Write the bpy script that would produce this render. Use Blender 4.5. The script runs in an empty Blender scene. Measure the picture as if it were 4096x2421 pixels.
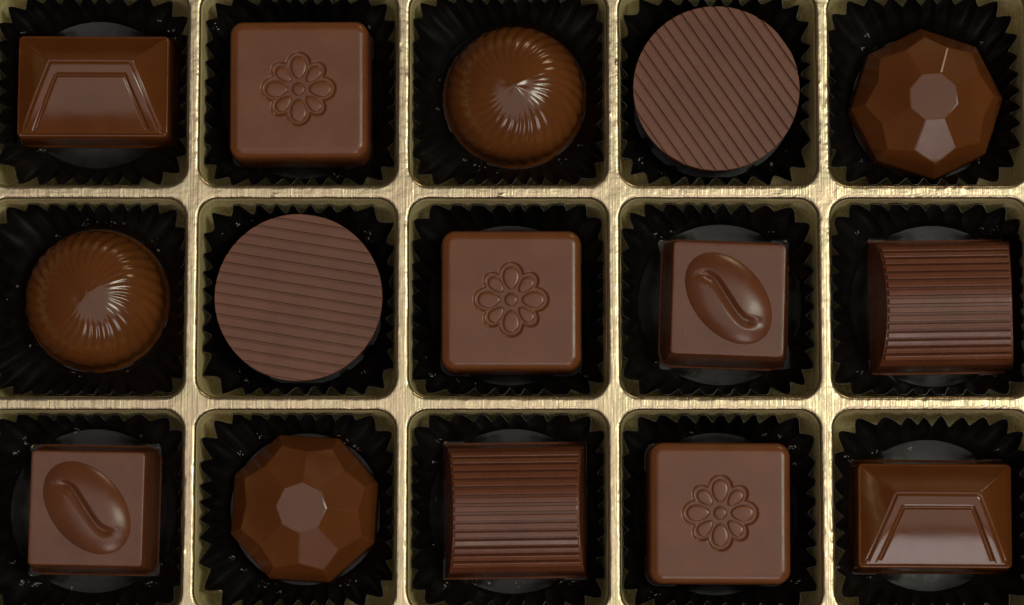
import bpy, bmesh, math, random
import numpy as np
from mathutils import Vector, Matrix, noise

# ------------------------------------------------------------------ scene, camera, light
scene = bpy.context.scene
col = scene.collection
R = math.radians
MM = 0.001
PX, PY = 33.0, 33.22          # pocket pitch in mm (x, y)
TILT = 5.96                   # camera leans back this many degrees from straight down
DIST = 420.0
LOOK = Vector((0.62, -0.86, 0.0))
IMG_W, IMG_H = 4096.0, 2421.0
F_PX = DIST * 25.64

cam_data = bpy.data.cameras.new('camera')
cam = bpy.data.objects.new('camera', cam_data)
col.objects.link(cam)
cam_data.sensor_width = 36.0
cam_data.lens = 36.0 * F_PX / IMG_W
cam_data.clip_start = 0.02
cam_data.clip_end = 20.0
CAM_POS = LOOK + Vector((0, -math.sin(R(TILT)), math.cos(R(TILT)))) * DIST
cam.location = CAM_POS * MM
cam.rotation_euler = (R(TILT), 0, 0)
scene.camera = cam

scene.view_settings.view_transform = 'Standard'
scene.view_settings.look = 'None'
scene.view_settings.gamma = 1.0
scene.view_settings.exposure = 0.0
scene.view_settings.use_curve_mapping = False

world = bpy.data.worlds.new('World')
scene.world = world
world.use_nodes = True
bg = world.node_tree.nodes['Background']
bg.inputs[0].default_value = (0.95, 0.90, 0.82, 1)
bg.inputs[1].default_value = 0.035


def area_lamp(name, az, polar, dist, sx, sy, radiance, color):
    """A soft lamp seen from the box at azimuth az (0 = east, 90 = north) and polar angle from the zenith."""
    d = Vector((math.sin(R(polar)) * math.cos(R(az)), math.sin(R(polar)) * math.sin(R(az)), math.cos(R(polar))))
    l = bpy.data.lights.new(name, 'AREA')
    l.shape = 'RECTANGLE'
    l.size, l.size_y = sx, sy
    l.energy = radiance * math.pi * sx * sy
    l.color = color
    o = bpy.data.objects.new(name, l)
    o.location = d * dist
    o.rotation_euler = d.to_track_quat('Z', 'Y').to_euler()
    col.objects.link(o)
    return o


area_lamp('ceiling_light', -90, 8, 1.5, 1.25, 1.30, 0.96, (1.0, 0.93, 0.88))
area_lamp('window_light', -80, 47, 1.4, 0.46, 0.42, 4.4, (1.0, 0.94, 0.91))
area_lamp('warm_room_lamp', 62, 75, 0.9, 0.24, 0.20, 6.0, (1.0, 0.76, 0.46))
area_lamp('side_ceiling_lamp', 8, 31, 1.4, 0.20, 0.5, 16.0, (0.97, 1.0, 0.82))


def unproject(px, py, z):
    """Point on the horizontal plane at height z (mm) that a photograph pixel (4096 wide) looks at."""
    d = Vector((px - IMG_W / 2, -(py - IMG_H / 2), -F_PX)).normalized()
    d = Matrix.Rotation(R(TILT), 3, 'X') @ d
    t = (z - CAM_POS.z) / d.z
    p = CAM_POS + d * t
    return Vector((p.x, p.y, z))


# ------------------------------------------------------------------ materials
def nodes_of(name):
    m = bpy.data.materials.new(name)
    m.use_nodes = True
    nt = m.node_tree
    return m, nt, nt.nodes['Principled BSDF']


def tex_noise(nt, scale, detail=3.0, stretch=None, seed_obj=True):
    tc = nt.nodes.new('ShaderNodeTexCoord')
    mp = nt.nodes.new('ShaderNodeMapping')
    nt.links.new(tc.outputs['Object'], mp.inputs['Vector'])
    if stretch:
        mp.inputs['Scale'].default_value = stretch
    n = nt.nodes.new('ShaderNodeTexNoise')
    n.inputs['Scale'].default_value = scale
    n.inputs['Detail'].default_value = detail
    nt.links.new(mp.outputs[0], n.inputs['Vector'])
    return n


def ramp(nt, src, p0, c0, p1, c1):
    r = nt.nodes.new('ShaderNodeValToRGB')
    r.color_ramp.elements[0].position = p0
    r.color_ramp.elements[1].position = p1
    r.color_ramp.elements[0].color = c0
    r.color_ramp.elements[1].color = c1
    nt.links.new(src, r.inputs[0])
    return r


def g(v):
    return (v, v, v, 1)


def chocolate_material(name, c, rough, grain=0.010, sss=0.28):
    m, nt, b = nodes_of(name)
    n1 = tex_noise(nt, 130.0, 4.0)
    lo = (c[0] * 0.88, c[1] * 0.86, c[2] * 0.84, 1)
    hi = (c[0] * 1.10, c[1] * 1.12, c[2] * 1.14, 1)
    r = ramp(nt, n1.outputs[0], 0.3, lo, 0.7, hi)
    nt.links.new(r.outputs[0], b.inputs['Base Color'])
    n2 = tex_noise(nt, 420.0, 5.0)
    rr = ramp(nt, n2.outputs[0], 0.3, g(rough * 0.85), 0.75, g(rough * 1.2))
    nt.links.new(rr.outputs[0], b.inputs['Roughness'])
    n3 = tex_noise(nt, 4200.0, 3.0)
    n4 = tex_noise(nt, 260.0, 2.0)
    mx = nt.nodes.new('ShaderNodeMath')
    mx.operation = 'MULTIPLY_ADD'
    nt.links.new(n4.outputs[0], mx.inputs[0])
    mx.inputs[1].default_value = 4.0
    nt.links.new(n3.outputs[0], mx.inputs[2])
    bp = nt.nodes.new('ShaderNodeBump')
    bp.inputs['Strength'].default_value = 1.0
    bp.inputs['Distance'].default_value = grain * MM
    nt.links.new(mx.outputs[0], bp.inputs['Height'])
    nt.links.new(bp.outputs[0], b.inputs['Normal'])
    b.inputs['IOR'].default_value = 1.48
    b.inputs['Subsurface Weight'].default_value = sss
    b.inputs['Subsurface Radius'].default_value = (1.0, 0.42, 0.2)
    b.inputs['Subsurface Scale'].default_value = 0.0011
    return m


CH = (0.180, 0.056, 0.0175)
M_FLOWER = chocolate_material('milk_chocolate_satin', CH, 0.30)
M_DISC = chocolate_material('milk_chocolate_matte', (0.172, 0.058, 0.027), 0.34, 0.012)
M_SPIRAL = chocolate_material('milk_chocolate_glossy', (0.150, 0.046, 0.0105), 0.16, 0.006)
M_FACET = chocolate_material('milk_chocolate_faceted', (0.140, 0.041, 0.0100), 0.21, 0.006, 0.08)
M_BAR = chocolate_material('milk_chocolate_polished', (0.145, 0.041, 0.0095), 0.15, 0.006)
M_LOG = chocolate_material('milk_chocolate_ridged', (0.168, 0.052, 0.023), 0.27)
M_BEAN = chocolate_material('milk_chocolate_bean', (0.158, 0.050, 0.020), 0.29)


def cup_material():
    m, nt, b = nodes_of('black_glazed_paper')
    n = tex_noise(nt, 300.0, 4.0)
    r = ramp(nt, n.outputs[0], 0.35, (0.0035, 0.0028, 0.0024, 1), 0.75, (0.0075, 0.006, 0.0052, 1))
    nt.links.new(r.outputs[0], b.inputs['Base Color'])
    rr = ramp(nt, n.outputs[0], 0.3, g(0.30), 0.7, g(0.44))
    nt.links.new(rr.outputs[0], b.inputs['Roughness'])
    n2 = tex_noise(nt, 1500.0, 3.0)
    bp = nt.nodes.new('ShaderNodeBump')
    bp.inputs['Distance'].default_value = 0.02 * MM
    nt.links.new(n2.outputs[0], bp.inputs['Height'])
    nt.links.new(bp.outputs[0], b.inputs['Normal'])
    b.inputs['Specular IOR Level'].default_value = 0.42
    return m


M_CUP = cup_material()


def foil_material(name, color, rough, streak):
    m, nt, b = nodes_of(name)
    b.inputs['Metallic'].default_value = 1.0
    # fine drawn streaks running down the tray
    n = tex_noise(nt, 1.0, 3.0, (3600.0, 90.0, 300.0))
    blotch = tex_noise(nt, 190.0, 3.0)
    lo = tuple(x * 0.86 for x in color) + (1,)
    hi = tuple(min(1, x * 1.05) for x in color) + (1,)
    r = ramp(nt, n.outputs[0], 0.3, lo, 0.62, hi)
    tint = ramp(nt, blotch.outputs[0], 0.35, (1.0, 0.95, 0.93, 1), 0.65, (0.97, 1.0, 0.93, 1))
    mul = nt.nodes.new('ShaderNodeMixRGB')
    mul.blend_type = 'MULTIPLY'
    mul.inputs[0].default_value = 1.0
    nt.links.new(r.outputs[0], mul.inputs[1])
    nt.links.new(tint.outputs[0], mul.inputs[2])
    nt.links.new(mul.outputs[0], b.inputs['Base Color'])
    rr = ramp(nt, n.outputs[0], 0.25, g(rough * 1.25), 0.7, g(rough * 0.85))
    nt.links.new(rr.outputs[0], b.inputs['Roughness'])
    wav = tex_noise(nt, 1.0, 3.0, (420.0, 420.0, 420.0))
    b1 = nt.nodes.new('ShaderNodeBump')
    b1.inputs['Distance'].default_value = 0.036 * MM * streak
    nt.links.new(n.outputs[0], b1.inputs['Height'])
    b2 = nt.nodes.new('ShaderNodeBump')
    b2.inputs['Distance'].default_value = 0.10 * MM * streak
    nt.links.new(wav.outputs[0], b2.inputs['Height'])
    nt.links.new(b1.outputs[0], b2.inputs['Normal'])
    nt.links.new(b2.outputs[0], b.inputs['Normal'])
    return m


M_FOIL = foil_material('champagne_gold_foil', (0.67, 0.55, 0.37), 0.33, 1.5)
M_WALL = foil_material('champagne_gold_foil_pocket', (0.95, 0.80, 0.42), 0.27, 2.0)
M_WALL.node_tree.nodes['Principled BSDF'].inputs['Metallic'].default_value = 0.32


def crumb_material():
    m, nt, b = nodes_of('pale_cocoa_dust')
    n = tex_noise(nt, 900.0, 2.0)
    r = ramp(nt, n.outputs[0], 0.35, (0.10, 0.095, 0.09, 1), 0.7, (0.36, 0.35, 0.34, 1))
    nt.links.new(r.outputs[0], b.inputs['Base Color'])
    b.inputs['Roughness'].default_value = 0.5
    return m


M_CRUMB = crumb_material()


def table_material():
    m, nt, b = nodes_of('brown_table_top')
    n = tex_noise(nt, 1.0, 5.0, (12.0, 160.0, 20.0))
    r = ramp(nt, n.outputs[0], 0.3, (0.07, 0.04, 0.022, 1), 0.7, (0.14, 0.085, 0.05, 1))
    nt.links.new(r.outputs[0], b.inputs['Base Color'])
    b.inputs['Roughness'].default_value = 0.5
    return m


# ------------------------------------------------------------------ mesh helpers (all input in mm)
def make_mesh(name, verts, faces, mat, smooth_angle=35.0):
    me = bpy.data.meshes.new(name)
    me.from_pydata([(v[0] * MM, v[1] * MM, v[2] * MM) for v in verts], [], [tuple(f) for f in faces])
    me.materials.append(mat)
    if smooth_angle:
        me.polygons.foreach_set('use_smooth', [True] * len(me.polygons))
        me.set_sharp_from_angle(angle=R(smooth_angle))
    me.update()
    return me


def link(name, me, parent=None, loc=(0, 0, 0), rotz=0.0):
    o = bpy.data.objects.new(name, me)
    col.objects.link(o)
    o.parent = parent
    o.location = Vector(loc) * MM
    o.rotation_euler = (0, 0, rotz)
    return o


def tag(o, label, cat, group=None, kind=None):
    if label:
        o['label'] = label
    if cat:
        o['category'] = cat
    if group:
        o['group'] = group
    if kind:
        o['kind'] = kind
    return o


class MB:
    def __init__(self):
        self.v = []
        self.f = []

    def loop(self, pts):
        s = len(self.v)
        self.v.extend([tuple(p) for p in pts])
        return list(range(s, s + len(pts)))

    def bridge(self, a, b, flip=False):
        n = len(a)
        for i in range(n):
            j = (i + 1) % n
            q = (a[i], a[j], b[j], b[i])
            self.f.append(q[::-1] if flip else q)

    def cap(self, a, flip=False):
        self.f.append(tuple(a[::-1] if flip else a))

    def fan(self, a, c, flip=False):
        s = len(self.v)
        self.v.append(tuple(c))
        n = len(a)
        for i in range(n):
            q = (a[i], a[(i + 1) % n], s)
            self.f.append(q[::-1] if flip else q)


def smooth01(t):
    t = max(0.0, min(1.0, t))
    return t * t * (3 - 2 * t)


def nz(x, y, z=0.0):
    return noise.noise(Vector((x, y, z)))


# ---- a moulded block: height-field top on a rounded rectangle, then an edge/side profile down to the base
def block(hx, hy, rad, profile, zfun, nx, ny):
    mb = MB()

    def plan(u, v):
        x, y = u * hx, v * hy
        cx = max(-(hx - rad), min(hx - rad, x))
        cy = max(-(hy - rad), min(hy - rad, y))
        qx, qy = x - cx, y - cy
        if qx and qy:
            l = math.hypot(qx, qy)
            k = max(abs(qx), abs(qy)) / l
            return cx + qx * k, cy + qy * k, qx / l, qy / l
        return x, y, (math.copysign(1, u) if abs(u) == 1 else 0.0), (math.copysign(1, v) if abs(v) == 1 else 0.0)

    idx = {}
    for j in range(ny + 1):
        for i in range(nx + 1):
            x, y, a, b = plan(i / nx * 2 - 1, j / ny * 2 - 1)
            idx[i, j] = len(mb.v)
            mb.v.append((x, y, zfun(x, y)))
    for j in range(ny):
        for i in range(nx):
            mb.f.append((idx[i, j], idx[i + 1, j], idx[i + 1, j + 1], idx[i, j + 1]))
    per = [(i, 0) for i in range(nx)] + [(nx, j) for j in range(ny)] + \
          [(i, ny) for i in range(nx, 0, -1)] + [(0, j) for j in range(ny, 0, -1)]
    prev = [idx[p] for p in per]
    base = []
    for (i, j) in per:
        u, v = i / nx * 2 - 1, j / ny * 2 - 1
        x, y, _, _ = plan(u, v)
        cx = max(-(hx - rad), min(hx - rad, u * hx))
        cy = max(-(hy - rad), min(hy - rad, v * hy))
        n = Vector((u * hx - cx, v * hy - cy))
        n = n.normalized() if n.length > 1e-6 else Vector((0, 0))
        base.append((x, y, n.x, n.y, zfun(x, y)))
    for (d, z) in profile:
        cur = mb.loop([(x + a * d, y + b * d, zz + z) for (x, y, a, b, zz) in base])
        mb.bridge(prev, cur, flip=True)
        prev = cur
    mb.cap(prev, flip=True)
    return mb


def round_profile(r, end_deg, base_d, base_z, steps=6, foot=0.0):
    p = []
    for k in range(1, steps + 1):
        t = R(end_deg) * k / steps
        p.append((r * math.sin(t), -r * (1 - math.cos(t))))
    for k in (0.4, 0.8):
        p.append((p[steps - 1][0] * (1 - k) + base_d * k, p[steps - 1][1] * (1 - k) + base_z * k))
    if foot:
        p.append((base_d, base_z + 0.45))
        p.append((base_d + foot, base_z + 0.32))
        p.append((base_d + foot, base_z))
    else:
        p.append((base_d, base_z))
    return p


# ------------------------------------------------------------------ the table top under the box
FLOOR_Z = -11.8
tb = MB()
a = tb.loop([(-420, -320, FLOOR_Z - 0.3), (420, -320, FLOOR_Z - 0.3), (420, 320, FLOOR_Z - 0.3), (-420, 320, FLOOR_Z - 0.3)])
b_ = tb.loop([(-420, -320, FLOOR_Z - 20), (420, -320, FLOOR_Z - 20), (420, 320, FLOOR_Z - 20), (-420, 320, FLOOR_Z - 20)])
tb.cap(a)
tb.bridge(a, b_, True)
tb.cap(b_, True)
table = link('table_top', make_mesh('table_top', tb.v, tb.f, table_material(), 0))
table['kind'] = 'structure'

# ------------------------------------------------------------------ the gold tray: rim + 15 pockets
HALF = 15.5         # half the pocket opening
RC = 3.1            # its corner radius
COLS, ROWS = 5, 3


def cell_centre(c, r):
    return Vector(((c - 2) * PX, (1 - r) * PY, 0))


def rr_loop(hx, hy, rad, n_side, n_corner):
    """points, unit normals and square-boundary mates of a rounded rectangle, counter-clockwise"""
    pts = []
    for (sx, sy, a0) in ((1, 1, 0), (-1, 1, 90), (-1, -1, 180), (1, -1, 270)):
        cx, cy = sx * (hx - rad), sy * (hy - rad)
        for k in range(n_corner):
            t = R(a0 + 90.0 * k / n_corner)
            pts.append((cx + rad * math.cos(t), cy + rad * math.sin(t), math.cos(t), math.sin(t)))
        t = R(a0 + 90)
        p0 = (cx + rad * math.cos(t), cy + rad * math.sin(t))
        if (sx, sy) == (1, 1):
            p1 = (-(hx - rad), hy)
        elif (sx, sy) == (-1, 1):
            p1 = (-hx, -(hy - rad))
        elif (sx, sy) == (-1, -1):
            p1 = (hx - rad, -hy)
        else:
            p1 = (hx, hy - rad)
        for k in range(n_side):
            f = k / n_side
            pts.append((p0[0] + (p1[0] - p0[0]) * f, p0[1] + (p1[1] - p0[1]) * f, math.cos(t), math.sin(t)))
    return pts


NSIDE, NCORN = 90, 18
LOOP = rr_loop(HALF, HALF + 0.1, RC, NSIDE, NCORN)

# dents and nicks pressed into the rim edges, from the photograph (pixel positions)
NICKS = [unproject(x, y, 0) for (x, y) in ((1626, 352), (1632, 305), (1590, 175), (1622, 1165), (1596, 940), (1628, 910),
                                           (2003, 792), (1600, 1966), (1000, 1632), (740, 1810), (726, 2210), (3262, 340),
                                           (3318, 350), (1100, 800), (2478, 250), (2430, 460), (3290, 2225), (2070, 1660),
                                           (3500, 1612), (3420, 760), (3640, 766), (760, 560), (2450, 420), (3325, 1740))]


def edge_jitter(wx, wy):
    # crumpled foil: stronger on the right-hand side where the photograph sparkles
    amp = 0.034 + 0.045 * smooth01((wx + 10) / 70.0)
    patch = 0.35 + 1.1 * smooth01(0.5 + 1.6 * nz(wx * 0.11, wy * 0.11, 7.0))
    j = amp * patch * (nz(wx * 1.5, wy * 1.5, 0.3) + 0.8 * nz(wx * 3.1, wy * 3.1, 4.2))
    for n in NICKS:
        d2 = (wx - n.x) ** 2 + (wy - n.y) ** 2
        if d2 < 2.0:
            j += 0.16 * math.exp(-d2 / 0.12)
    return j


POCKET_PROFILE = [(-0.02, -0.55), (0.04, -0.8), (0.02, -1.3), (-0.10, -1.5), (-0.12, -2.2), (-0.35, -4.5), (-0.65, -7.0), (-0.95, -9.0),
                  (-1.25, -10.3), (-1.9, -11.3), (-3.0, FLOOR_Z)]


def pocket_half(z):
    for (d0, z0), (d1, z1) in zip(POCKET_PROFILE, POCKET_PROFILE[1:]):
        if z1 <= z <= z0:
            return HALF + d0 + (d1 - d0) * (z - z0) / (z1 - z0)
    return HALF - 3.0 if z < FLOOR_Z else HALF


tray = bpy.data.objects.new('chocolate_tray', None)
col.objects.link(tray)
tray.location = (0, 0, FLOOR_Z * MM)
tag(tray, 'pale gold foil tray with fifteen rounded square pockets holding chocolates', 'tray')

rim = MB()
SHOULDER = [(0.62 * (1 - math.sin(R(t))), -0.46 * (1 - math.cos(R(t)))) for t in (0, 14, 26, 38, 52, 68)] + [(0.0, -0.50)]
for r in range(ROWS):
    for c in range(COLS):
        C = cell_centre(c, r)
        ox, oy = PX / 2, PY / 2
        outer, mid = [], []
        for (x, y, nx_, ny_) in LOOP:
            k = min(ox / abs(x) if x else 9, oy / abs(y) if y else 9)
            qx, qy = x * k, y * k
            # boundary mates: project straight out where that stays inside the edge
            if abs(nx_) > 0.999:
                qx, qy = math.copysign(ox, nx_), y * (oy / (HALF + 0.1))
            elif abs(ny_) > 0.999:
                qx, qy = x * (ox / HALF), math.copysign(oy, ny_)
            outer.append((C.x + qx, C.y + qy, 0.0))
        loops = [rim.loop(outer)]
        s0 = SHOULDER[0][0]
        for f in (0.4, 0.75):
            pts = []
            for (o_, (x, y, nx_, ny_)) in zip(outer, LOOP):
                ix, iy = C.x + x + nx_ * s0, C.y + y + ny_ * s0
                px, py = o_[0] + (ix - o_[0]) * f, o_[1] + (iy - o_[1]) * f
                pts.append((px, py, 0.02 * nz(px * 0.5, py * 0.22, 2.0) * f))
            loops.append(rim.loop(pts))
        for k, (d, z) in enumerate(SHOULDER):
            pts = []
            for (x, y, nx_, ny_) in LOOP:
                wx, wy = C.x + x, C.y + y
                j = edge_jitter(wx, wy) * (0.3, 0.7, 1.0, 1.0, 0.9, 0.5, 0.15)[k]
                lat = 0.05 * nz(wx * 0.35, wy * 0.35, 9.0) + (0.6 * j if k > 1 else 0)
                pts.append((wx + nx_ * (d + lat), wy + ny_ * (d + lat), z + j))
            loops.append(rim.loop(pts))
        for p, q in zip(loops, loops[1:]):
            rim.bridge(p, q)
# outer flange with a turned-down edge
ex, ey = COLS * PX / 2, ROWS * PY / 2
fl = []
for (d, z) in ((0.0, 0.0), (3.2, 0.0), (3.7, -0.25), (3.95, -0.8), (4.3, -4.0)):
    pts = []
    for (sx, sy) in ((1, 1), (-1, 1), (-1, -1), (1, -1)):
        rad = max(0.02, d)
        for k in range(9):
            t = R({(1, 1): 0, (-1, 1): 90, (-1, -1): 180, (1, -1): 270}[sx, sy] + 90 * k / 8)
            pts.append((sx * ex + rad * math.cos(t), sy * ey + rad * math.sin(t), z))
    fl.append(rim.loop(pts))
for p, q in zip(fl, fl[1:]):
    rim.bridge(p, q, True)
TZ = -FLOOR_Z
link('rim', make_mesh('tray_rim', rim.v, rim.f, M_FOIL, 60), tray, (0, 0, TZ))

for r in range(ROWS):
    for c in range(COLS):
        C = cell_centre(c, r)
        pk = MB()
        rows_ = POCKET_PROFILE
        loops = []
        for k, (d, z) in enumerate(rows_):
            pts = []
            for (x, y, nx_, ny_) in LOOP[::2]:
                wx, wy = C.x + x, C.y + y
                w = d + (0.16 * nz(wx * 0.28, wy * 0.28, z * 0.25) if 0 < k < 8 else 0)
                if k == 0:
                    w += 0.05 * nz(wx * 0.35, wy * 0.35, 9.0)
                pts.append((x + nx_ * w, y + ny_ * w, z - 0))
            loops.append(pk.loop(pts))
        for p, q in zip(loops, loops[1:]):
            pk.bridge(p, q)
        pk.cap(loops[-1])
        link('pocket', make_mesh('tray_pocket', pk.v, pk.f, M_WALL, 60), tray, (C.x, C.y, TZ))

# ------------------------------------------------------------------ black fluted paper cups
CUP_Z = FLOOR_Z + 0.12
BASE_Z = CUP_Z + 0.12       # what the chocolates stand on


def ray_square(th, a_, rad):
    """distance from the centre to a rounded square of half-size a_ in direction th"""
    c_, s_ = abs(math.cos(th)), abs(math.sin(th))
    if c_ < s_:
        c_, s_ = s_, c_
    y = a_ * s_ / c_
    k = a_ - rad
    if y <= k:
        return a_ / c_
    # corner circle centred (k, k)
    bq = k * (c_ + s_)
    cq = 2 * k * k - rad * rad
    return bq + math.sqrt(max(0.0, bq * bq - cq))


def push_out(x, y, foot, clear):
    """move a point of the paper out of the chocolate's footprint; foot = (cx, cy, half x, half y, corner radius)"""
    cx, cy, hx, hy, rad = foot
    dx, dy = x - cx, y - cy
    th = math.atan2(dy, dx)
    qx, qy = abs(math.cos(th)), abs(math.sin(th))
    hx, hy, rad = hx + clear, hy + clear, rad + clear
    lo, hi = 0.0, 40.0
    for _ in range(22):
        m = (lo + hi) / 2
        ax, ay = max(0.0, m * qx - (hx - rad)), max(0.0, m * qy - (hy - rad))
        if math.hypot(ax, ay) <= rad:
            lo = m
        else:
            hi = m
    r_ = math.hypot(dx, dy)
    if r_ < lo and r_ > 1e-6:
        return cx + dx * lo / r_, cy + dy * lo / r_
    return x, y


def paper_cup(seed, base_r, half, amp, flutes, sharp, top_z, corner, squash, foot, boff):
    """fluted wall (two-sided sheet) and base of one cup, origin at the cup's foot"""
    rng = random.Random(seed)
    ph = rng.random() * 6.28
    K = 14
    N = flutes * K
    H = top_z - CUP_Z
    T = 0.07
    levels = [0.0, 0.04, 0.10, 0.2, 0.32, 0.45, 0.58, 0.7, 0.82, 0.92, 1.0]

    def surf(th, t, off):
        bx = smooth01(t * 1.15) * 0.45 + 0.55 * t
        top_r = ray_square(th, half, corner)
        top_r += 0.35 * nz(math.cos(th) * 1.6 + seed * 3.1, math.sin(th) * 1.6, seed * 1.7)
        rho = base_r * (1 - bx) + top_r * bx
        # flutes crowd and spread unevenly round the cup
        phi = flutes * (th + 0.035 * math.sin(2 * th + ph) + 0.055 * nz(math.cos(th) * 2.5, math.sin(th) * 2.5, seed + 11.0)) + ph
        tri = 1 - 2 * abs(math.sin(phi / 2)) ** 0.9
        hump = -(1 - 2 * abs(math.sin(phi / 2 + math.pi / 2)) ** 0.9)
        loc = sharp + 0.35 * nz(math.cos(th) * 1.2, math.sin(th) * 1.2, seed + 31.0)
        loc = max(0.0, min(1.0, loc))
        w = (tri * loc + hump * (1 - loc)) * 0.7 + 0.3 * math.cos(phi)
        local = 1.0 + 0.5 * nz(math.cos(th) * 3, math.sin(th) * 3, seed + 21.0)
        A = amp * local * min(1.0, t * 1.5) ** 1.7
        A *= 1.0 + 0.25 * (1 - abs(math.cos(2 * th)))
        rho += w * A
        x, y = rho * math.cos(th), rho * math.sin(th)
        x += squash[0] * t + boff[0] * (1 - t)
        y += squash[1] * t + boff[1] * (1 - t)
        x, y = push_out(x, y, foot, 0.08)
        z = t * H + (0.35 * nz(math.cos(th) * 2 + seed, math.sin(th) * 2, 5.0) + 0.12 * w) * t * t
        lim = pocket_half(CUP_Z + z) - 0.22
        # soft stop against the pocket wall
        x = math.copysign(min(abs(x), lim), x)
        y = math.copysign(min(abs(y), lim), y)
        return (x + off * math.cos(th), y + off * math.sin(th), z)

    mb = MB()
    ths = [2 * math.pi * i / N for i in range(N)]
    outer = [mb.loop([surf(th, t, T / 2) for th in ths]) for t in levels]
    inner = [mb.loop([surf(th, t, -T / 2) for th in ths]) for t in levels]
    for p, q in zip(outer, outer[1:]):
        mb.bridge(p, q)
    for p, q in zip(inner, inner[1:]):
        mb.bridge(p, q, True)
    mb.bridge(outer[-1], inner[-1])
    mb.bridge(outer[0], inner[0], True)
    wall = make_mesh('cup_wall', mb.v, mb.f, M_CUP, 50)
    # base: a slightly dished sheet inside the wall's foot
    def dish(th):
        return 0.45 + 0.85 * math.cos(th) ** 2
    edge = [surf(th, (dish(th) + 0.05) / H, -T / 2) for th in ths[::4]]
    bb = MB()
    tp, bt = [], []
    for f in (0.25, 0.5, 0.7, 0.8, 0.88, 0.94, 0.98, 1.0):
        pts = []
        for (th, (ex_, ey_, _)) in zip(ths[::4], edge):
            up = 0.05 + dish(th) * max(0.0, (f - 0.66) / 0.34) ** 2
            x, y = boff[0] + (ex_ - boff[0]) * f, boff[1] + (ey_ - boff[1]) * f
            # flat where the chocolate stands on it
            fx, fy = push_out(x, y, foot, 0.2)
            u = 0.05 if (abs(fx - x) + abs(fy - y)) > 1e-6 else up
            pts.append((x, y, u + 0.03 * nz(x * 0.4 + seed, y * 0.4, 3.0)))
        tp.append(bb.loop(pts))
        bt.append(bb.loop([(x, y, z - 0.04) for (x, y, z) in pts]))
    for p, q in zip(tp, tp[1:]):
        bb.bridge(p, q, True)
    for p, q in zip(bt, bt[1:]):
        bb.bridge(p, q)
    bb.cap(tp[0])
    bb.cap(bt[0], True)
    bb.bridge(tp[-1], bt[-1], True)
    base = make_mesh('cup_base', bb.v, bb.f, M_CUP, 60)
    return wall, base


# what stands in each pocket: photograph pixel of its top, height of that point above the foot, footprint half sizes and corner radius
FL_H, DISC_H, DISC_R, SP_H, SP_SKIRT, FC_H, BN_H, LG_H, TP_Z0 = 10.4, 8.6, 13.2, 8.0, 3.0, 11.2, 9.6, 10.6, 5.8
PLACE = {
    (0, 0): (373, 346, TP_Z0, 12.95, 9.05, 0.5), (1, 0): (1194, 355, FL_H, 11.3, 11.3, 2.0), (2, 0): (2060, 372, 4.6, 11.6, 11.6, 11.6),
    (3, 0): (2866, 352.5, DISC_H, 13.2, 13.2, 13.2), (4, 0): (3735, 384, FC_H, 11.9, 11.9, 11.9), (0, 1): (374, 1193, 4.6, 11.6, 11.6, 11.6),
    (1, 1): (1193.6, 1189, DISC_H, 13.2, 13.2, 13.2), (2, 1): (2045, 1198, FL_H, 11.3, 11.3, 2.0), (3, 1): (2914, 1196, BN_H, 10.4, 10.4, 0.5),
    (4, 1): (3796, 1205, LG_H - 1.0, 11.5, 10.9, 0.4), (0, 2): (346, 2034, BN_H, 10.4, 10.4, 0.5), (1, 2): (1203.6, 2029, FC_H, 12.0, 12.0, 12.0),
    (2, 2): (2064, 2036, LG_H - 1.0, 11.5, 10.9, 0.4), (3, 2): (2882, 2052, FL_H, 11.3, 11.3, 2.0), (4, 2): (3740, 2064, TP_Z0, 12.95, 9.05, 0.5),
}


def spot(c, r):
    px, py, h = PLACE[c, r][:3]
    return unproject(px, py, BASE_Z + h)


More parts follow.
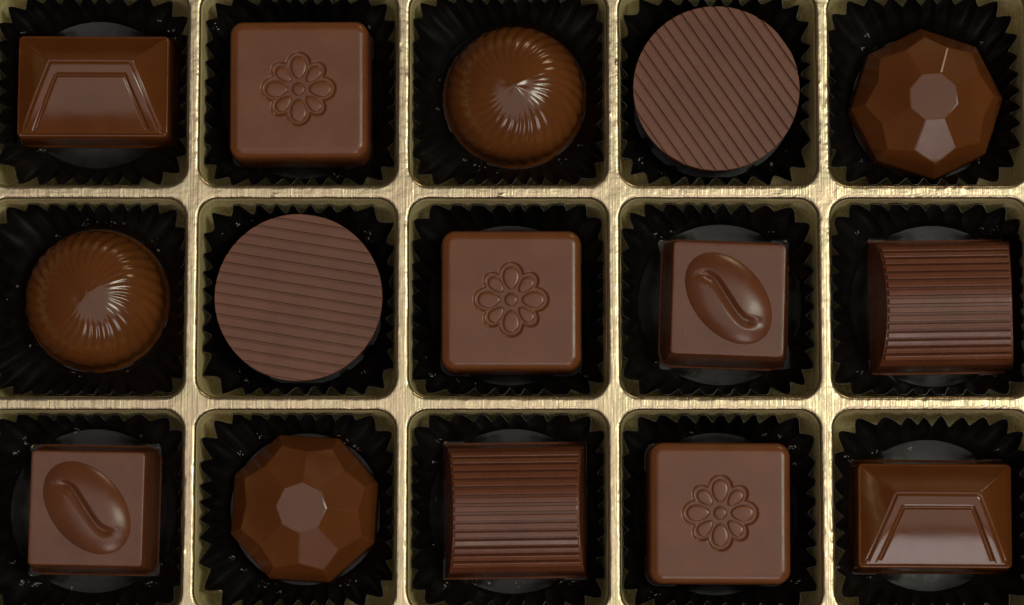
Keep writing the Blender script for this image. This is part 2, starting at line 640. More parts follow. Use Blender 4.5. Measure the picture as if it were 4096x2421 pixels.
# column, row: base radius, half width, flute depth, flutes, sharpness of outward points, rim height, corner radius, shift, label
CUPS = [
    (0, 0, 11.9, 14.63, 0.76, 34, 0.45, -4.2, 6.0, (0.2, 0.0), 'black fluted paper cup around the glossy brown chocolate in the top left pocket'),
    (1, 0, 12.80, 14.73, 0.70, 36, 0.60, -4.6, 5.0, (0.0, 0.1), 'black fluted paper cup around the topmost of the three flower chocolates'),
    (2, 0, 11.50, 14.83, 0.66, 38, 0.50, -4.4, 4.6, (0.0, 0.1), 'black fluted paper cup around the swirled dome in the top row'),
    (3, 0, 13.10, 14.58, 0.76, 34, 0.95, -4.8, 5.5, (-0.2, 0.2), 'black fluted paper cup around the round chocolate with steep diagonal stripes'),
    (4, 0, 11.4, 14.58, 0.74, 34, 0.40, -4.0, 6.5, (-0.5, -0.1), 'black fluted paper cup around the faceted chocolate in the top right pocket'),
    (0, 1, 11.50, 14.83, 0.70, 36, 0.25, -4.4, 5.0, (0.1, -0.1), 'black fluted paper cup around the swirled dome at the left edge'),
    (1, 1, 13.10, 14.63, 0.78, 34, 1.00, -5.0, 5.0, (0.1, 0.0), 'black fluted paper cup around the round chocolate with nearly level stripes'),
    (2, 1, 12.80, 14.78, 0.70, 34, 0.15, -4.8, 5.0, (0.0, 0.0), 'black fluted paper cup around the flower chocolate in the middle pocket'),
    (3, 1, 12.90, 14.58, 0.72, 34, 0.20, -4.2, 5.5, (-0.2, -0.1), 'black fluted paper cup around the coffee bean chocolate in the middle row'),
    (4, 1, 12.90, 14.73, 0.72, 34, 0.15, -4.4, 5.0, (0.1, -0.1), 'black fluted paper cup around the ridged arch chocolate at the right edge'),
    (0, 2, 12.90, 14.83, 0.64, 34, 0.20, -4.4, 4.8, (0.2, -0.1), 'black fluted paper cup around the coffee bean chocolate in the bottom left pocket'),
    (1, 2, 11.4, 14.58, 0.80, 34, 0.35, -4.2, 6.0, (0.3, 0.2), 'black fluted paper cup around the faceted chocolate in the bottom row'),
    (2, 2, 13.00, 14.68, 0.74, 34, 0.10, -4.4, 5.0, (0.0, 0.0), 'black fluted paper cup around the ridged arch chocolate in the bottom row'),
    (3, 2, 12.80, 14.68, 0.78, 34, 0.40, -4.6, 5.0, (-0.1, -0.1), 'black fluted paper cup around the flower chocolate in the bottom row'),
    (4, 2, 11.9, 14.53, 0.76, 32, 0.20, -4.2, 5.5, (0.2, -0.5), 'black fluted paper cup around the dark brown chocolate in the bottom right pocket'),
]
for k, (c, r, br, half, amp, nf, sh, tz, cr, sq, lab) in enumerate(CUPS):
    tz += 0.9
    C = cell_centre(c, r)
    P = spot(c, r)
    foot = (P.x - C.x, P.y - C.y) + PLACE[c, r][3:]
    wall, base = paper_cup(k * 7 + 3, br, half, amp, nf, sh, tz, cr, sq, foot, (foot[0] * 0.7, foot[1] * 0.7))
    e = bpy.data.objects.new('paper_cup', None)
    col.objects.link(e)
    e.location = Vector((C.x, C.y, CUP_Z)) * MM
    tag(e, lab, 'paper cup', 'black paper cups in the tray pockets')
    link('fluted_wall', wall, e)
    link('base', base, e)



def thing(name, label, cat, group, x, y, rot, z=BASE_Z):
    e = bpy.data.objects.new(name, None)
    col.objects.link(e)
    e.location = Vector((x, y, z)) * MM
    e.rotation_euler = (0, 0, R(rot))
    tag(e, label, cat, group)
    return e


# ------------------------------------------------------------------ square chocolates with a moulded flower
FL_DEEP = 0.34


def petal_outer(x, y):
    """signed distance-like value: < 0 inside the sunken flower"""
    best = 9.0
    for k in range(4):
        a_ = k * math.pi / 2
        u = x * math.cos(a_) + y * math.sin(a_)
        v = -x * math.sin(a_) + y * math.cos(a_)
        w = 1.88 * (1 + 0.05 * (u - 3.4))
        d = (math.hypot((u - 3.35) / 2.47, v / w) - 1) * 2.0
        best = min(best, d)
        a_ += math.pi / 4
        u = x * math.cos(a_) + y * math.sin(a_)
        v = -x * math.sin(a_) + y * math.cos(a_)
        d = (math.hypot((u - 3.3) / 2.20, v / 1.55) - 1) * 1.6
        best = min(best, d)
    best = min(best, math.hypot(x, y) - 1.7)
    return best


def flower_z(x, y):
    d = petal_outer(x, y)
    return FL_H - FL_DEEP * smooth01(0.5 - d / 0.36)


def flower_profile():
    p = [(1.52 * math.sin(R(t)), -1.5 * (1 - math.cos(R(t)))) for t in (10, 22, 34, 46, 58, 70, 80)]
    return p + [(1.62, -3.2), (1.70, -FL_H + 1.5), (1.70, -FL_H + 0.3), (1.4, -FL_H)]


fb = block(9.42, 9.42, 0.6, flower_profile(), flower_z, 170, 170)
FLOWER_BODY = make_mesh('flower_body', fb.v, fb.f, M_FLOWER, 50)


def pad(outline, centre, height, edge, inset_steps=((0.0, -0.30), (0.0, -0.10), (0.10, 0.0), (0.26, 0.06), (0.55, 0.085))):
    """a low cushion: outline pulled towards its centre as it rises"""
    mb = MB()
    prev = None
    cx, cy = centre
    for (ins, dz) in inset_steps:
        pts = []
        for (x, y) in outline:
            l = math.hypot(x - cx, y - cy)
            k = max(0.05, 1 - ins / l)
            pts.append((cx + (x - cx) * k, cy + (y - cy) * k, height + dz))
        cur = mb.loop(pts)
        if prev:
            mb.bridge(prev, cur)
        prev = cur
    mb.fan(prev, (cx, cy, height + inset_steps[-1][1] + 0.01))
    return make_mesh('cushion', mb.v, mb.f, M_FLOWER, 55)


def egg(cu, hl, hw, skew, n=40):
    out = []
    for i in range(n):
        t = 2 * math.pi * i / n
        u = cu + hl * math.cos(t)
        v = hw * math.sin(t) * (1 + skew * math.cos(t))
        out.append((u, v))
    return out


PETAL_BIG = pad(egg(3.42, 1.80, 1.28, 0.16), (3.5, 0), FL_H - 0.10, 0.3)
# diagonal petals: only their outer part shows between the big ones
diag = []
for (u, v) in egg(3.25, 1.52, 1.00, 0.30, 48):
    diag.append((u, v))
PETAL_SMALL = pad(diag, (3.5, 0), FL_H - 0.12, 0.3)
FLOWER_EYE = pad([(1.05 * math.cos(2 * math.pi * i / 32), 1.05 * math.sin(2 * math.pi * i / 32)) for i in range(32)], (0, 0), FL_H - 0.10, 0.3)


def flower_chocolate(c, r, rot, label):
    p = spot(c, r)
    e = thing('flower_chocolate', label, 'chocolate', 'square chocolates with a flower', p.x, p.y, rot)
    link('body', FLOWER_BODY, e)
    for k in range(4):
        link('petal', PETAL_BIG, e, rotz=R(90 * k))
    for k in range(4):
        link('petal', PETAL_SMALL, e, rotz=R(45 + 90 * k))
    link('flower_eye', FLOWER_EYE, e)
    return e


flower_chocolate(1, 0, 0.3, 'square milk chocolate pressed with a flower, in the top row')
middle = flower_chocolate(2, 1, 0.0, 'square flower chocolate with a fine scratch below its flower, in the middle pocket')
flower_chocolate(3, 2, -0.3, 'square milk chocolate pressed with a flower, in the bottom row')

# the fine pale scratch below the middle flower
sm = MB()
q0, q1 = unproject(1957, 1307, BASE_Z + FL_H), unproject(1895, 1357, BASE_Z + FL_H)
ctr = spot(2, 1)
ax = (q1 - q0).normalized()
sd = Vector((-ax.y, ax.x, 0))
tp_, bt_ = [], []
for k in range(13):
    f = k / 12
    w = 0.035 * (0.3 + 0.7 * math.sin(math.pi * min(1, f + 0.05)))
    c_ = q0 + (q1 - q0) * f + sd * 0.10 * math.sin(f * 3.0) - Vector((ctr.x, ctr.y, 0))
    c_.z = FL_H + 0.004
    tp_.append(c_ + sd * w)
    bt_.append(c_ - sd * w)
i0, i1 = sm.loop(tp_), sm.loop(bt_)
for k in range(12):
    sm.f.append((i0[k], i0[k + 1], i1[k + 1], i1[k]))
link('scratch', make_mesh('scratch', sm.v, sm.f, chocolate_material('scuffed_chocolate', (0.26, 0.14, 0.085), 0.6), 0), middle)

# ------------------------------------------------------------------ round chocolates with stripes


def disc_body():
    mb = MB()
    N = 160
    prof = [(DISC_R - 0.04, DISC_H - 0.44), (DISC_R, DISC_H - 0.52), (DISC_R - 0.02, DISC_H - 0.85), (DISC_R - 0.45, 4.5), (DISC_R - 0.9, 1.2), (DISC_R - 1.2, 0.4), (DISC_R - 1.6, 0.0)]
    ls = [mb.loop([(r_ * math.cos(2 * math.pi * i / N), r_ * math.sin(2 * math.pi * i / N), z) for i in range(N)]) for (r_, z) in prof]
    for p, q in zip(ls, ls[1:]):
        mb.bridge(p, q, True)
    mb.cap(ls[0])
    mb.cap(ls[-1], True)
    return make_mesh('disc_body', mb.v, mb.f, M_DISC, 25)


DISC_BODY = disc_body()
PITCH = 1.65
GROOVE = 0.34


def disc_ridge(y0, y1):
    """one flat raised band of the striped face, clipped to the disc"""
    mb = MB()

    def outline(ins, z, rad):
        a0, a1 = y0 + ins, y1 - ins
        a0, a1 = max(a0, -rad + 0.03), min(a1, rad - 0.03)
        n = 10
        pts = []
        for k in range(n + 1):
            y = a0 + (a1 - a0) * k / n
            pts.append((math.sqrt(max(0.0, rad * rad - y * y)), y, z))
        for k in range(n, -1, -1):
            y = a0 + (a1 - a0) * k / n
            pts.append((-math.sqrt(max(0.0, rad * rad - y * y)), y, z))
        return pts
    l0 = mb.loop(outline(-0.02, DISC_H - 0.48, DISC_R - 0.02))
    l1 = mb.loop(outline(0.02, DISC_H - 0.05, DISC_R - 0.02))
    l2 = mb.loop(outline(0.08, DISC_H, DISC_R - 0.10))
    mb.bridge(l0, l1)
    mb.bridge(l1, l2)
    n = 11
    for k in range(n - 1):
        mb.f.append((l2[k], l2[k + 1], l2[2 * n - 2 - k], l2[2 * n - 1 - k]))
    return make_mesh('stripe', mb.v, mb.f, M_DISC, 0)


def striped_disc(c, r, rot, shift, label):
    p = spot(c, r)
    e = thing('striped_round_chocolate', label, 'chocolate', 'round striped chocolates', p.x, p.y, rot)
    link('body', DISC_BODY, e)
    k0 = int(DISC_R / PITCH) + 2
    for k in range(-k0, k0 + 1):
        y0 = k * PITCH + shift + GROOVE / 2
        y1 = (k + 1) * PITCH + shift - GROOVE / 2
        lo, hi = max(y0, -DISC_R + 0.12), min(y1, DISC_R - 0.12)
        if hi - lo < 0.35:
            continue
        # first and last band run out to the edge
        link('stripe', disc_ridge(lo, hi), e)
    return e


striped_disc(3, 0, -55.5, 0.5, 'round milk chocolate with steep diagonal stripes, in the top row')
striped_disc(1, 1, -9.2, 0.2, 'round milk chocolate with nearly level stripes, in the middle row')

# ------------------------------------------------------------------ swirled domes
SP_R = 10.95


def spiral_mesh(seed, ribs):
    mb = MB()
    N = ribs * 12
    fr = [0.012, 0.03, 0.06, 0.09, 0.13] + [0.13 + 0.0325 * k for k in range(1, 24)] + [0.90, 0.925, 0.95, 0.97, 0.985, 0.996]
    fr = sorted(set(round(x, 4) for x in fr))
    ls = []
    for f in fr:
        pts = []
        zz = SP_SKIRT + SP_H * (1 - f ** 2.15) ** 0.52
        zz += 0.22 * math.exp(-(f / 0.10) ** 2)
        amp = 0.17 * smooth01((f - 0.22) / 0.55)
        slope = min(3.0, 0.8 * f / math.sqrt(max(0.02, 1 - f * f)))
        nl = math.hypot(1, slope)
        for i in range(N):
            th = 2 * math.pi * i / N
            tw = th + 0.40 * f ** 2.4 + 0.05 * nz(math.cos(th) * 2, math.sin(th) * 2, seed)
            s_ = abs(math.cos(ribs * tw / 2))
            w = (0.5 * s_ + 0.25 * math.cos(ribs * tw) - 0.35) * (1 + 0.5 * nz(math.cos(th) * 4, math.sin(th) * 4, f * 2 + seed))
            d = amp * w
            wob = 0.10 * nz(math.cos(th) * f * 2.5 + seed, math.sin(th) * f * 2.5, 1.0) * (1 - 0.5 * f)
            wob += 0.10 * math.exp(-((f - 0.14) / 0.1) ** 2) * nz(math.cos(th) * 1.7, math.sin(th) * 1.7, seed * 2.0)
            r_ = SP_R * f + d * slope / nl
            pts.append((r_ * math.cos(th), r_ * math.sin(th), zz + d / nl + wob))
        ls.append(mb.loop(pts))
    for (r_, z, a_) in ((SP_R + 0.02, SP_SKIRT * 0.75, 0.26), (SP_R + 0.12, SP_SKIRT * 0.4, 0.2), (SP_R + 0.2, 0.5, 0.1), (SP_R + 0.55, 0.35, 0.0), (SP_R + 0.55, 0.0, 0.0)):
        pts = []
        for i in range(N):
            th = 2 * math.pi * i / N
            tw = th + 0.40 + 0.05 * nz(math.cos(th) * 2, math.sin(th) * 2, seed)
            d = a_ * (abs(math.cos(ribs * tw / 2)) ** 0.8 - 0.65)
            if z < 0.4:
                d += 0.22 * nz(math.cos(th) * 5, math.sin(th) * 5, seed + 4)
            pts.append(((r_ + d) * math.cos(th), (r_ + d) * math.sin(th), z))
        ls.append(mb.loop(pts))
    for p, q in zip(ls, ls[1:]):
        mb.bridge(p, q, True)
    c0 = sum(mb.v[i][2] for i in ls[0]) / N
    mb.fan(ls[0], (0, 0, c0 + 0.01))
    mb.cap(ls[-1], True)
    return make_mesh('swirled_dome', mb.v, mb.f, M_SPIRAL, 75)


for (c, r, rot, seed, lab) in ((2, 0, 20, 1.0, 'swirled dome chocolate in the top row, tan and pale glints on its ribs'),
                                 (0, 1, 64, 5.0, 'swirled dome chocolate at the left edge, in the middle row')):
    p = spot(c, r)
    o = link('swirled_dome_chocolate', spiral_mesh(seed, 32), None, (p.x, p.y, BASE_Z), R(rot))
    tag(o, lab, 'chocolate', 'swirled dome chocolates')

# ------------------------------------------------------------------ faceted gem chocolates


def facet_mesh():
    bm = bmesh.new()
    th = math.tan(R(31))
    r0, rv, rt = 3.95, 8.70, 10.30
    c8 = math.cos(R(22.5))
    zv = FC_H - (rv * c8 - r0 * c8) * th
    zt = FC_H - (rt - r0 * c8) * th
    sl = (zv - zt) / (rt * c8 - rv)
    z1 = zt - 3.0
    rb = (rt * c8 + (zt - z1) / sl) / c8
    P = lambda r_, a_, z: bm.verts.new((r_ * math.cos(R(a_)) * MM, r_ * math.sin(R(a_)) * MM, z * MM))
    top = [P(r0, 45 * k + 22.5, FC_H) for k in range(8)]
    V = [P(rv, 45 * k + 22.5, zv) for k in range(8)]
    T = [P(rt, 45 * k, zt) for k in range(8)]
    B1 = [P(rb, 45 * k, z1) for k in range(8)]
    B2 = [P(rb + 0.25, 45 * k, 0.5) for k in range(8)]
    B3 = [P(rb - 0.1, 45 * k, 0.0) for k in range(8)]
    bm.faces.new(top)
    for k in range(8):
        n = (k + 1) % 8
        bm.faces.new((top[k - 1], V[k - 1], T[k], V[k], top[k]))
        bm.faces.new((V[k], T[k], B1[k], B1[n], T[n]))
        bm.faces.new((B1[k], B2[k], B2[n], B1[n]))
        bm.faces.new((B2[k], B3[k], B3[n], B2[n]))
    bm.faces.new(B3[::-1])
    bmesh.ops.recalc_face_normals(bm, faces=bm.faces)
    # round the lower belly a little, soften every moulded edge
    low = [e for e in bm.edges if all(v.co.z < (zt - 0.5) * MM for v in e.verts)]
    up = [e for e in bm.edges if e not in low]
    bmesh.ops.bevel(bm, geom=low, offset=0.9 * MM, offset_type='OFFSET', segments=7, profile=0.5, affect='EDGES', clamp_overlap=True)
    up = [e for e in bm.edges if e.is_valid and max(v.co.z for v in e.verts) > (zt - 0.6) * MM and e.calc_face_angle(0) > R(12)]
    bmesh.ops.bevel(bm, geom=up, offset=0.13 * MM, offset_type='OFFSET', segments=1, profile=0.5, affect='EDGES', clamp_overlap=True)
    me = bpy.data.meshes.new('faceted_gem')
    bm.to_mesh(me)
    bm.free()
    me.materials.append(M_FACET)
    me.polygons.foreach_set('use_smooth', [True] * len(me.polygons))
    me.set_sharp_from_angle(angle=R(9.5))
    return me


FACET = facet_mesh()
for (c, r, rot, lab) in ((4, 0, -86, 'faceted gem chocolate in the top right pocket'),
                           (1, 2, -71, 'faceted gem chocolate in the bottom row')):
    p = spot(c, r)
    o = link('faceted_chocolate', FACET, None, (p.x, p.y, BASE_Z), R(rot))
    tag(o, lab, 'chocolate', 'faceted gem chocolates')

# ------------------------------------------------------------------ coffee bean chocolates
bn = block(8.62, 8.62, 0.25, round_profile(0.28, 74, 1.45, -BN_H, 4, foot=0.25),
           lambda x, y: BN_H + 0.03 * nz(x * 0.25, y * 0.25, 1.0), 36, 36)
BEAN_BODY = make_mesh('bean_block', bn.v, bn.f, M_BEAN, 50)


def bean_mesh():
    mb = MB()
    A_, B_ = 8.25, 5.55
    ang = R(-48)
    S = [(-4.95, 3.55), (-3.6, 3.62), (-2.35, 3.0), (-1.3, 1.55), (0.1, -0.55), (1.35, -2.3), (2.3, -3.25), (3.3, -3.6), (4.95, -3.75)]
    # resample the crease finely
    path = []
    for (p0, p1) in zip(S, S[1:]):
        for k in range(8):
            f = k / 8
            path.append((p0[0] + (p1[0] - p0[0]) * f, p0[1] + (p1[1] - p0[1]) * f))
    path.append(S[-1])
    for _ in range(6):
        path = [path[0]] + [((a_[0] + b0[0] + c_[0]) / 3, (a_[1] + b0[1] + c_[1]) / 3) for a_, b0, c_ in zip(path, path[1:], path[2:])] + [path[-1]]
    arr = np.array(path)
    n_ = len(path)

    def z_at(x, y, f):
        dome = 1.50 * (1 - f ** 3.0) ** 0.8 if f < 1 else 0.0
        d = np.hypot(arr[:, 0] - x, arr[:, 1] - y)
        i = int(d.argmin())
        s = i / (n_ - 1)
        tx, ty = (arr[min(i + 1, n_ - 1)] - arr[max(i - 1, 0)])
        side = tx * (y - arr[i, 1]) - ty * (x - arr[i, 0])
        dm = float(d[i])
        fade = smooth01(min(s, 1 - s) / 0.16)
        wd = 1.45 if side < 0 else 0.80
        q = max(0.0, 1 - max(0.0, dm - 0.08) / wd)
        q = q ** 1.5 if side < 0 else q * q * (3 - 2 * q) * 0.6 + q * 0.4
        groove = 0.80 * (0.2 + 0.8 * fade) * q
        return BN_H + max(dome - groove * smooth01((1 - f) / 0.22), -0.02)
    NA, NR = 120, 56
    ls = []
    for k in range(NR, 0, -1):
        f = (k / NR) ** 0.8
        pts = []
        for i in range(NA):
            t = 2 * math.pi * i / NA
            u, v = A_ * f * math.cos(t), B_ * f * math.sin(t)
            x, y = u * math.cos(ang) - v * math.sin(ang), u * math.sin(ang) + v * math.cos(ang)
            pts.append((x, y, z_at(x, y, f)))
        if k == NR:
            ls.append(mb.loop([(x, y, BN_H - 0.25) for (x, y, z) in pts]))
        ls.append(mb.loop(pts))
    for p, q in zip(ls, ls[1:]):
        mb.bridge(p, q)
    mb.fan(ls[-1], (0, 0, z_at(0, 0, 0)))
    return make_mesh('moulded_bean', mb.v, mb.f, M_BEAN, 75)


BEAN = bean_mesh()
for (c, r, rot, ox, oy, lab) in ((3, 1, -2.0, 0.0, 0.1, 'square chocolate with a raised coffee bean, in the middle row'),
                                   (0, 2, -1.0, 0.05, 0.1, 'square chocolate with a raised coffee bean, in the bottom left pocket')):
    p = spot(c, r)
    e = thing('coffee_bean_chocolate', lab, 'chocolate', 'square chocolates with a coffee bean', p.x, p.y, rot)
    link('body', BEAN_BODY, e)
    link('coffee_bean', BEAN, e, (ox, oy, 0))

# ------------------------------------------------------------------ ridged arch chocolates
LG_HY, LG_SAG = 9.35, 3.9
LG_R = (LG_HY ** 2 + LG_SAG ** 2) / (2 * LG_SAG)
LG_EDGE = math.asin(LG_HY / LG_R)


def log_half(z):
    """half-length along the ridges: the ends lean outwards towards the base"""
    return 9.72 + (LG_H - z) * 0.155


def arch_pt(t, dr=0.0):
    return ((LG_R + dr) * math.sin(t), LG_H - LG_R + (LG_R + dr) * math.cos(t))


def log_body():
    mb = MB()
    sec = [(-LG_HY - 1.45, 0.0), (-LG_HY - 1.45, 0.35), (-LG_HY - 1.15, 0.45), (-LG_HY - 0.75, 3.5), (-LG_HY - 0.38, LG_H - LG_SAG - 1.7)]
    N = 34
    for k in range(N + 1):
        sec.append(arch_pt(-LG_EDGE + 2 * LG_EDGE * k / N, -0.55))
    sec += [(-y, z) for (y, z) in sec[4::-1]]
    left = mb.loop([(-log_half(z), y, z) for (y, z) in sec])
    l2 = mb.loop([(-log_half(z) + 0.12, y * 1.0, z + (0.05 if z > 7 else 0)) for (y, z) in sec])
    r2 = mb.loop([(log_half(z) - 0.12, y * 1.0, z + (0.05 if z > 7 else 0)) for (y, z) in sec])
    right = mb.loop([(log_half(z), y, z) for (y, z) in sec])
    mb.bridge(left, l2, True)
    mb.bridge(l2, r2, True)
    mb.bridge(r2, right, True)
    mb.cap(left, False)
    mb.cap(right, True)
    return mb


lb = log_body()
bmx = bmesh.new()
LOG_BODY = make_mesh('arch_body', lb.v, lb.f, M_LOG, 5)
bmx.from_mesh(LOG_BODY)
bmesh.ops.recalc_face_normals(bmx, faces=bmx.faces)
bmx.to_mesh(LOG_BODY)
bmx.free()


def log_ridge(t0, t1):
    mb = MB()
    dt = (t1 - t0)
    sec = []
    for (f, dr) in ((0.0, -0.65), (0.02, 0.0), (0.07, 0.08), (0.16, 0.10), (0.5, 0.10), (0.84, 0.10), (0.93, 0.08), (0.98, 0.0), (1.0, -0.65)):
        sec.append(arch_pt(t0 + dt * f, dr))
    e0 = mb.loop([(-log_half(z) + 0.20, y, z - (0.0)) for (y, z) in sec])
    e1 = mb.loop([(-log_half(z) + 0.32, y, z + 0.03) for (y, z) in sec])
    e2 = mb.loop([(log_half(z) - 0.32, y, z + 0.03) for (y, z) in sec])
    e3 = mb.loop([(log_half(z) - 0.20, y, z) for (y, z) in sec])
    n = len(sec)
    for a_, b0 in ((e0, e1), (e1, e2), (e2, e3)):
        for i in range(n - 1):
            mb.f.append((a_[i], b0[i], b0[i + 1], a_[i + 1]))
    mb.f.append(tuple(e0))
    mb.f.append(tuple(e3[::-1]))
    return make_mesh('arch_ridge', mb.v, mb.f, M_LOG, 0)


RIDGES = 15
span = 2 * (LG_EDGE - R(1.2))
RIDGE_MESH = []
for k in range(RIDGES):
    step = span / RIDGES
    t0 = -span / 2 + step * k + step * 0.17
    RIDGE_MESH.append(log_ridge(t0, t0 + step * 0.66))
for (c, r, rot, lab) in ((4, 1, 0.9, 'ridged arch chocolate at the right edge, its dark left end showing'),
                           (2, 2, 0.8, 'ridged arch chocolate in the bottom row, in the middle column')):
    p = spot(c, r)
    e = thing('ridged_arch_chocolate', lab, 'chocolate', 'ridged arch chocolates', p.x, p.y, rot)
    link('body', LOG_BODY, e)
    for me in RIDGE_MESH:
        link('ridge', me, e)

# ------------------------------------------------------------------ hipped bars with a trapezoid band
TP_HX, TP_HY, TP_RISE = 11.75, 7.85, 3.7
Y_RIDGE = TP_HY - 4.5
X_IN = 5.35
FRONT_L = Y_RIDGE + TP_HY


def front_z(y):
    t = (Y_RIDGE - y) / FRONT_L
    t = max(-0.5, min(1.0, t))
    return TP_RISE - (0.30 * TP_RISE * t + 0.60 * TP_RISE * t * abs(t))


X_TOP, X_BOT = 6.45, 11.15     # half-widths of the sloping front at the ridge and at its foot


def edge_x(y):
    return X_TOP + (X_BOT - X_TOP) * (Y_RIDGE - y) / FRONT_L


def hip_base(x, y):
    n = (TP_HY - y) * TP_RISE / 4.5
    f = front_z(y)
    if y < Y_RIDGE:
        e_ = edge_x(y)
        s = f * (TP_HX - abs(x)) / (TP_HX - e_)
    else:
        s = (TP_HX - abs(x)) * TP_RISE / (TP_HX - X_TOP)
    vals = [n, s, f, max(0.0, y + TP_HY) * 3.0]
    k = 0.07
    m = min(vals)
    z = m - k * math.log(sum(math.exp(-(v - m) / k) for v in vals))
    return TP_Z0 + max(0.0, z)


def hip_z(x, y):
    z = hip_base(x, y)
    ax = abs(x)
    d = 9.0
    for (dx, dy) in ((0.0, 0.0), (1.95, 2.15)):
        yr = Y_RIDGE - dy
        e_ = edge_x(min(y, yr)) - dx
        if y <= yr and y > -TP_HY + 0.9:
            d = min(d, abs(ax - e_) * 0.91)
        if ax <= edge_x(yr) - dx + 0.1:
            d = min(d, abs(y - yr))
    return z - 0.26 * math.exp(-(d / 0.20) ** 2)


tpb = block(TP_HX, TP_HY, 0.5, round_profile(0.30, 70, 0.95, -TP_Z0, 4, foot=0.2), hip_z, 210, 150)
BAR_BODY = make_mesh('hip_body', tpb.v, tpb.f, M_BAR, 60)


def side_x(y, ins):
    """x of the line where the sloping front meets the end face, moved inwards by ins"""
    return edge_x(y) - ins


def band_mesh(lift, ins0, ins1, top0, top1, ybot):
    """an upside-down U: two slanting arms and the bar along the ridge, a low strip proud of the front face"""
    mb = MB()
    path_o, path_i = [], []
    N = 22
    yo0, yi0 = Y_RIDGE - top0, Y_RIDGE - top1
    for k in range(N + 1):
        f = k / N
        yo = ybot + (yo0 - ybot) * f
        yi = ybot + (yi0 - ybot) * f
        path_o.append((-side_x(yo, ins0), yo))
        path_i.append((-side_x(yi, ins1), yi))
    for k in range(1, N):
        f = k / N
        path_o.append((path_o[N][0] * (1 - 2 * f), yo0))
        path_i.append((path_i[N][0] * (1 - 2 * f), yi0))
    for k in range(N + 1):
        path_o.append((-path_o[N - k][0], path_o[N - k][1]))
        path_i.append((-path_i[N - k][0], path_i[N - k][1]))
    rows_ = []
    for f, dz in ((0.0, -0.25), (0.0, 0.3 * lift), (0.10, 0.85 * lift), (0.25, lift), (0.5, 1.03 * lift), (0.75, lift), (0.90, 0.85 * lift), (1.0, 0.3 * lift), (1.0, -0.25)):
        pts = []
        for (o_, i_) in zip(path_o, path_i):
            x, y = o_[0] + (i_[0] - o_[0]) * f, o_[1] + (i_[1] - o_[1]) * f
            pts.append((x, y, hip_base(x, y) + dz))
        rows_.append(mb.loop(pts))
    n = len(path_o)
    for a_, b0 in zip(rows_, rows_[1:]):
        for i in range(n - 1):
            mb.f.append((a_[i], b0[i], b0[i + 1], a_[i + 1]))
    mb.f.append(tuple(r_[0] for r_ in rows_))
    mb.f.append(tuple(r_[-1] for r_ in rows_)[::-1])
    me = make_mesh('band', mb.v, mb.f, M_BAR, 60)
    b_ = bmesh.new()
    b_.from_mesh(me)
    bmesh.ops.recalc_face_normals(b_, faces=b_.faces)
    b_.to_mesh(me)
    b_.free()
    return me


BAND = band_mesh(0.12, 0.28, 1.68, 0.28, 1.88, -TP_HY + 0.55)


def hip_rib(sx):
    """a low rounded rib along the slanting edge between the end face and the back face"""
    mb = MB()
    p0 = (sx * (TP_HX - 1.5), TP_HY - 1.26)
    p1 = (sx * (X_TOP + 0.35), Y_RIDGE + 0.3)
    d = Vector((p1[0] - p0[0], p1[1] - p0[1])).normalized()
    nrm = Vector((-d.y, d.x))
    rows_ = []
    for (w, dz) in ((-0.42, -0.1), (-0.26, 0.05), (0, 0.12), (0.26, 0.05), (0.42, -0.1)):
        pts = []
        for k in range(13):
            f = k / 12
            tap = 0.4 + 0.6 * smooth01(min(f, 1 - f) / 0.15)
            x = p0[0] + (p1[0] - p0[0]) * f + nrm.x * w
            y = p0[1] + (p1[1] - p0[1]) * f + nrm.y * w
            pts.append((x, y, hip_base(x, y) + dz * tap - 0.03))
        rows_.append(mb.loop(pts))
    for a_, b0 in zip(rows_, rows_[1:]):
        for i in range(12):
            mb.f.append((a_[i], b0[i], b0[i + 1], a_[i + 1]))
    me = make_mesh('hip_rib', mb.v, mb.f, M_BAR, 60)
    b_ = bmesh.new()
    b_.from_mesh(me)
    bmesh.ops.recalc_face_normals(b_, faces=b_.faces)
    if sum(f.normal.z for f in b_.faces) < 0:
        bmesh.ops.reverse_faces(b_, faces=b_.faces)
    b_.to_mesh(me)
    b_.free()
    return me


RIB_L, RIB_R = hip_rib(-1), hip_rib(1)
for (c, r, rot, lab) in ((0, 0, -0.2, 'glossy hip-roofed bar chocolate with a trapezoid band, in the top left pocket'),
                           (4, 2, -0.4, 'glossy hip-roofed bar chocolate with a trapezoid band, in the bottom right pocket')):
    p = spot(c, r)
    e = thing('hip_roofed_chocolate', lab, 'chocolate', 'hip-roofed bar chocolates', p.x, p.y, rot)
    link('body', BAR_BODY, e)
    link('raised_band', BAND, e)
    link('hip_rib', RIB_L, e)
    link('hip_rib', RIB_R, e)

# ------------------------------------------------------------------ cocoa dust and crumbs round the chocolates' feet
rng = random.Random(11)
bpy.context.view_layer.update()
DEPS = bpy.context.evaluated_depsgraph_get()


def surface_at(px, py):
    """the surface point a photograph pixel looks at, so that each crumb lies on what carries it"""
    q = unproject(px, py, 0.0)
    d = (q - CAM_POS).normalized()
    hit, loc, nrm, _, ob, _ = scene.ray_cast(DEPS, CAM_POS * MM, d)
    if not hit:
        return None
    return loc / MM, (nrm if nrm.dot(d) < 0 else -nrm), ob.name


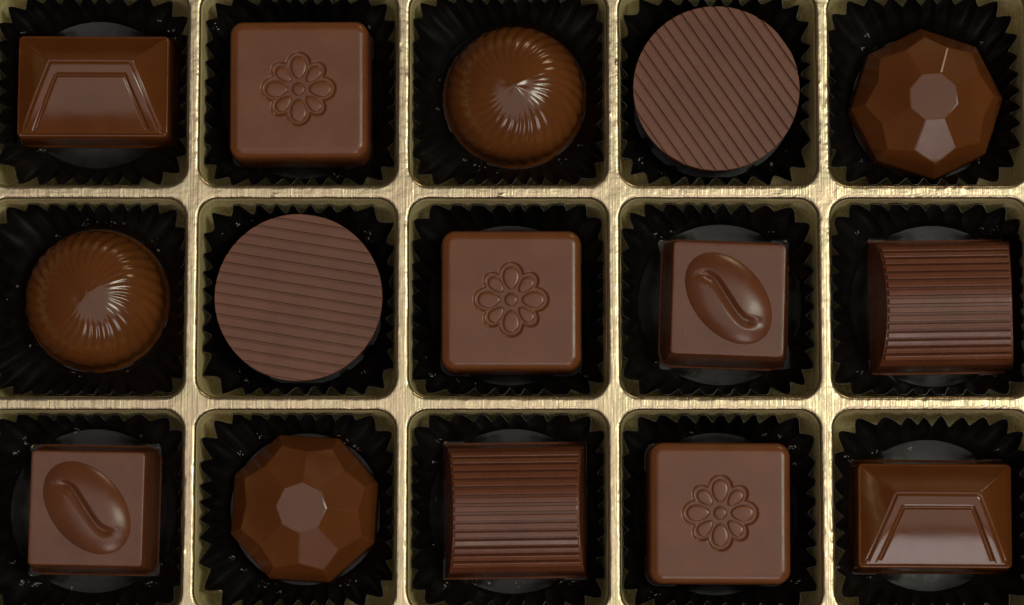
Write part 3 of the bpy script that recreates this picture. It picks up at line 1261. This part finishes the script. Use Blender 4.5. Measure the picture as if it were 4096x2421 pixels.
def flake(mb, p, nrm, s, el, rot):
    n = 6
    u_ax = nrm.orthogonal().normalized()
    v_ax = nrm.cross(u_ax)
    bot, top = [], []
    for i in range(n):
        t = 2 * math.pi * i / n
        r_ = s * (0.6 + 0.5 * rng.random())
        u, v = r_ * el * math.cos(t), r_ * math.sin(t)
        a_, b0 = u * math.cos(rot) - v * math.sin(rot), u * math.sin(rot) + v * math.cos(rot)
        bot.append(p + u_ax * a_ + v_ax * b0 - nrm * 0.01)
        top.append(p + u_ax * a_ * 0.7 + v_ax * b0 * 0.7 + nrm * s * (0.3 + 0.4 * rng.random()))
    l0, l1 = mb.loop(bot), mb.loop(top)
    mb.bridge(l0, l1)
    mb.cap(l1)
    mb.cap(l0, True)


# clusters read off the photograph: (pixel x, pixel y, how many, spread px)
CLUSTERS = [(95, 130, 5, 12), (160, 600, 5, 12), (175, 606, 4, 10), (60, 720, 5, 16), (640, 80, 4, 8), (690, 120, 4, 12),
            (860, 110, 5, 25), (1480, 110, 5, 12), (1350, 700, 4, 20), (1760, 320, 2, 4), (1753, 435, 2, 5), (1860, 640, 3, 8),
            (1920, 660, 7, 30), (2000, 680, 4, 16), (2250, 640, 5, 20), (2310, 580, 5, 16), (2560, 640, 4, 18), (2650, 690, 5, 18),
            (3090, 660, 4, 12), (3140, 600, 4, 14), (3470, 145, 5, 12), (3450, 190, 4, 10), (3445, 640, 4, 10), (3490, 650, 4, 12),
            (3920, 170, 4, 14), (3910, 640, 4, 10), (340, 892, 8, 26), (445, 890, 7, 20), (500, 895, 5, 10), (230, 945, 5, 10),
            (600, 970, 7, 20), (640, 1000, 4, 10), (70, 1145, 4, 8), (30, 1200, 3, 4), (130, 1380, 5, 14), (300, 1500, 4, 20), (520, 1480, 3, 10),
            (950, 895, 4, 8), (890, 935, 3, 4), (1010, 880, 3, 8), (1450, 920, 6, 24), (1470, 960, 5, 20), (990, 1520, 6, 20), (950, 1480, 4, 16), (1455, 1490, 5, 14),
            (1700, 1430, 4, 10), (1725, 1500, 6, 10), (1850, 1545, 4, 40), (2340, 1500, 4, 14), (2630, 945, 3, 14), (2690, 930, 4, 10),
            (2640, 1450, 6, 12), (2770, 1500, 5, 10), (3110, 1470, 7, 14), (3080, 930, 4, 8), (3430, 930, 5, 14), (3980, 920, 6, 16), (3930, 910, 4, 10),
            (3440, 1490, 4, 14), (3520, 1490, 5, 16), (3600, 1490, 4, 14), (3870, 1485, 5, 24), (3980, 1500, 4, 10),
            (100, 1755, 7, 14), (110, 1780, 4, 10), (60, 1812, 6, 10), (65, 1890, 3, 4), (300, 1720, 4, 12), (560, 1745, 4, 6), (630, 1785, 6, 16),
            (90, 2330, 7, 16), (140, 2345, 8, 18), (160, 2335, 4, 10), (290, 2350, 4, 8), (590, 2335, 6, 16), (620, 2330, 4, 10), (50, 2250, 4, 12), (640, 2260, 4, 12),
            (1040, 1740, 5, 20), (960, 1810, 5, 16), (1360, 1750, 7, 30), (1420, 1790, 5, 20), (930, 2230, 7, 14), (975, 2280, 5, 12), (1060, 2335, 8, 26), (1120, 2370, 5, 20), (1390, 2335, 7, 24),
            (1755, 1760, 6, 10), (1740, 1850, 3, 10), (1740, 2000, 3, 10), (1735, 2180, 3, 10), (1780, 2345, 7, 22), (1900, 2335, 5, 16), (1960, 2336, 4, 12), (2090, 2334, 6, 20), (2240, 2332, 6, 16), (2290, 2330, 6, 20),
            (3060, 1735, 5, 10), (3115, 1745, 6, 10), (3170, 1790, 8, 14), (3180, 1860, 5, 12), (3180, 2330, 5, 16), (2620, 2370, 4, 30), (2765, 1730, 4, 12),
            (3390, 1830, 5, 14), (3500, 1815, 6, 24), (3640, 1795, 5, 12), (3360, 2270, 5, 14), (3480, 2310, 5, 14), (3990, 1800, 4, 10)]
crumbs = MB()
for (cx, cy, n, sp) in CLUSTERS:
    for _ in range(n):
        h = surface_at(cx + rng.gauss(0, sp * 0.6), cy + rng.gauss(0, sp * 0.35))
        if h and (h[2].startswith('base') or h[2].startswith('fluted')):
            flake(crumbs, h[0], h[1], 0.045 + 0.13 * rng.random() ** 2, 1.0 + 2.4 * rng.random(), rng.random() * 3.1)
specks = MB()
SPECKS = [(1174, 93, 0.09, 1), (1233, 631, 0.09, 1), (2741, 572, 0.11, 1.3), (1189, 1102, 0.10, 1.6), (1261, 1279, 0.09, 1),
          (2739, 1332, 0.12, 3.2), (462, 1915, 0.08, 1), (447, 2005, 0.09, 1.5), (3909, 1436, 0.10, 1.5), (2115, 1790, 0.08, 1.2)]
for (x, y, s_, el) in SPECKS:
    h = surface_at(x, y)
    if h:
        flake(specks, h[0], h[1], s_, el, rng.random() * 3 - 0.9)
o = link('cocoa_crumbs', make_mesh('cocoa_crumbs', crumbs.v, crumbs.f, M_CRUMB, 0))
tag(o, 'pale cocoa dust and crumbs scattered round the feet of the chocolates', 'crumbs', kind='stuff')
o = link('dust_specks', make_mesh('dust_specks', specks.v, specks.f, M_CRUMB, 0))
tag(o, 'tiny pale specks lying on top of the chocolates', 'specks', kind='stuff')
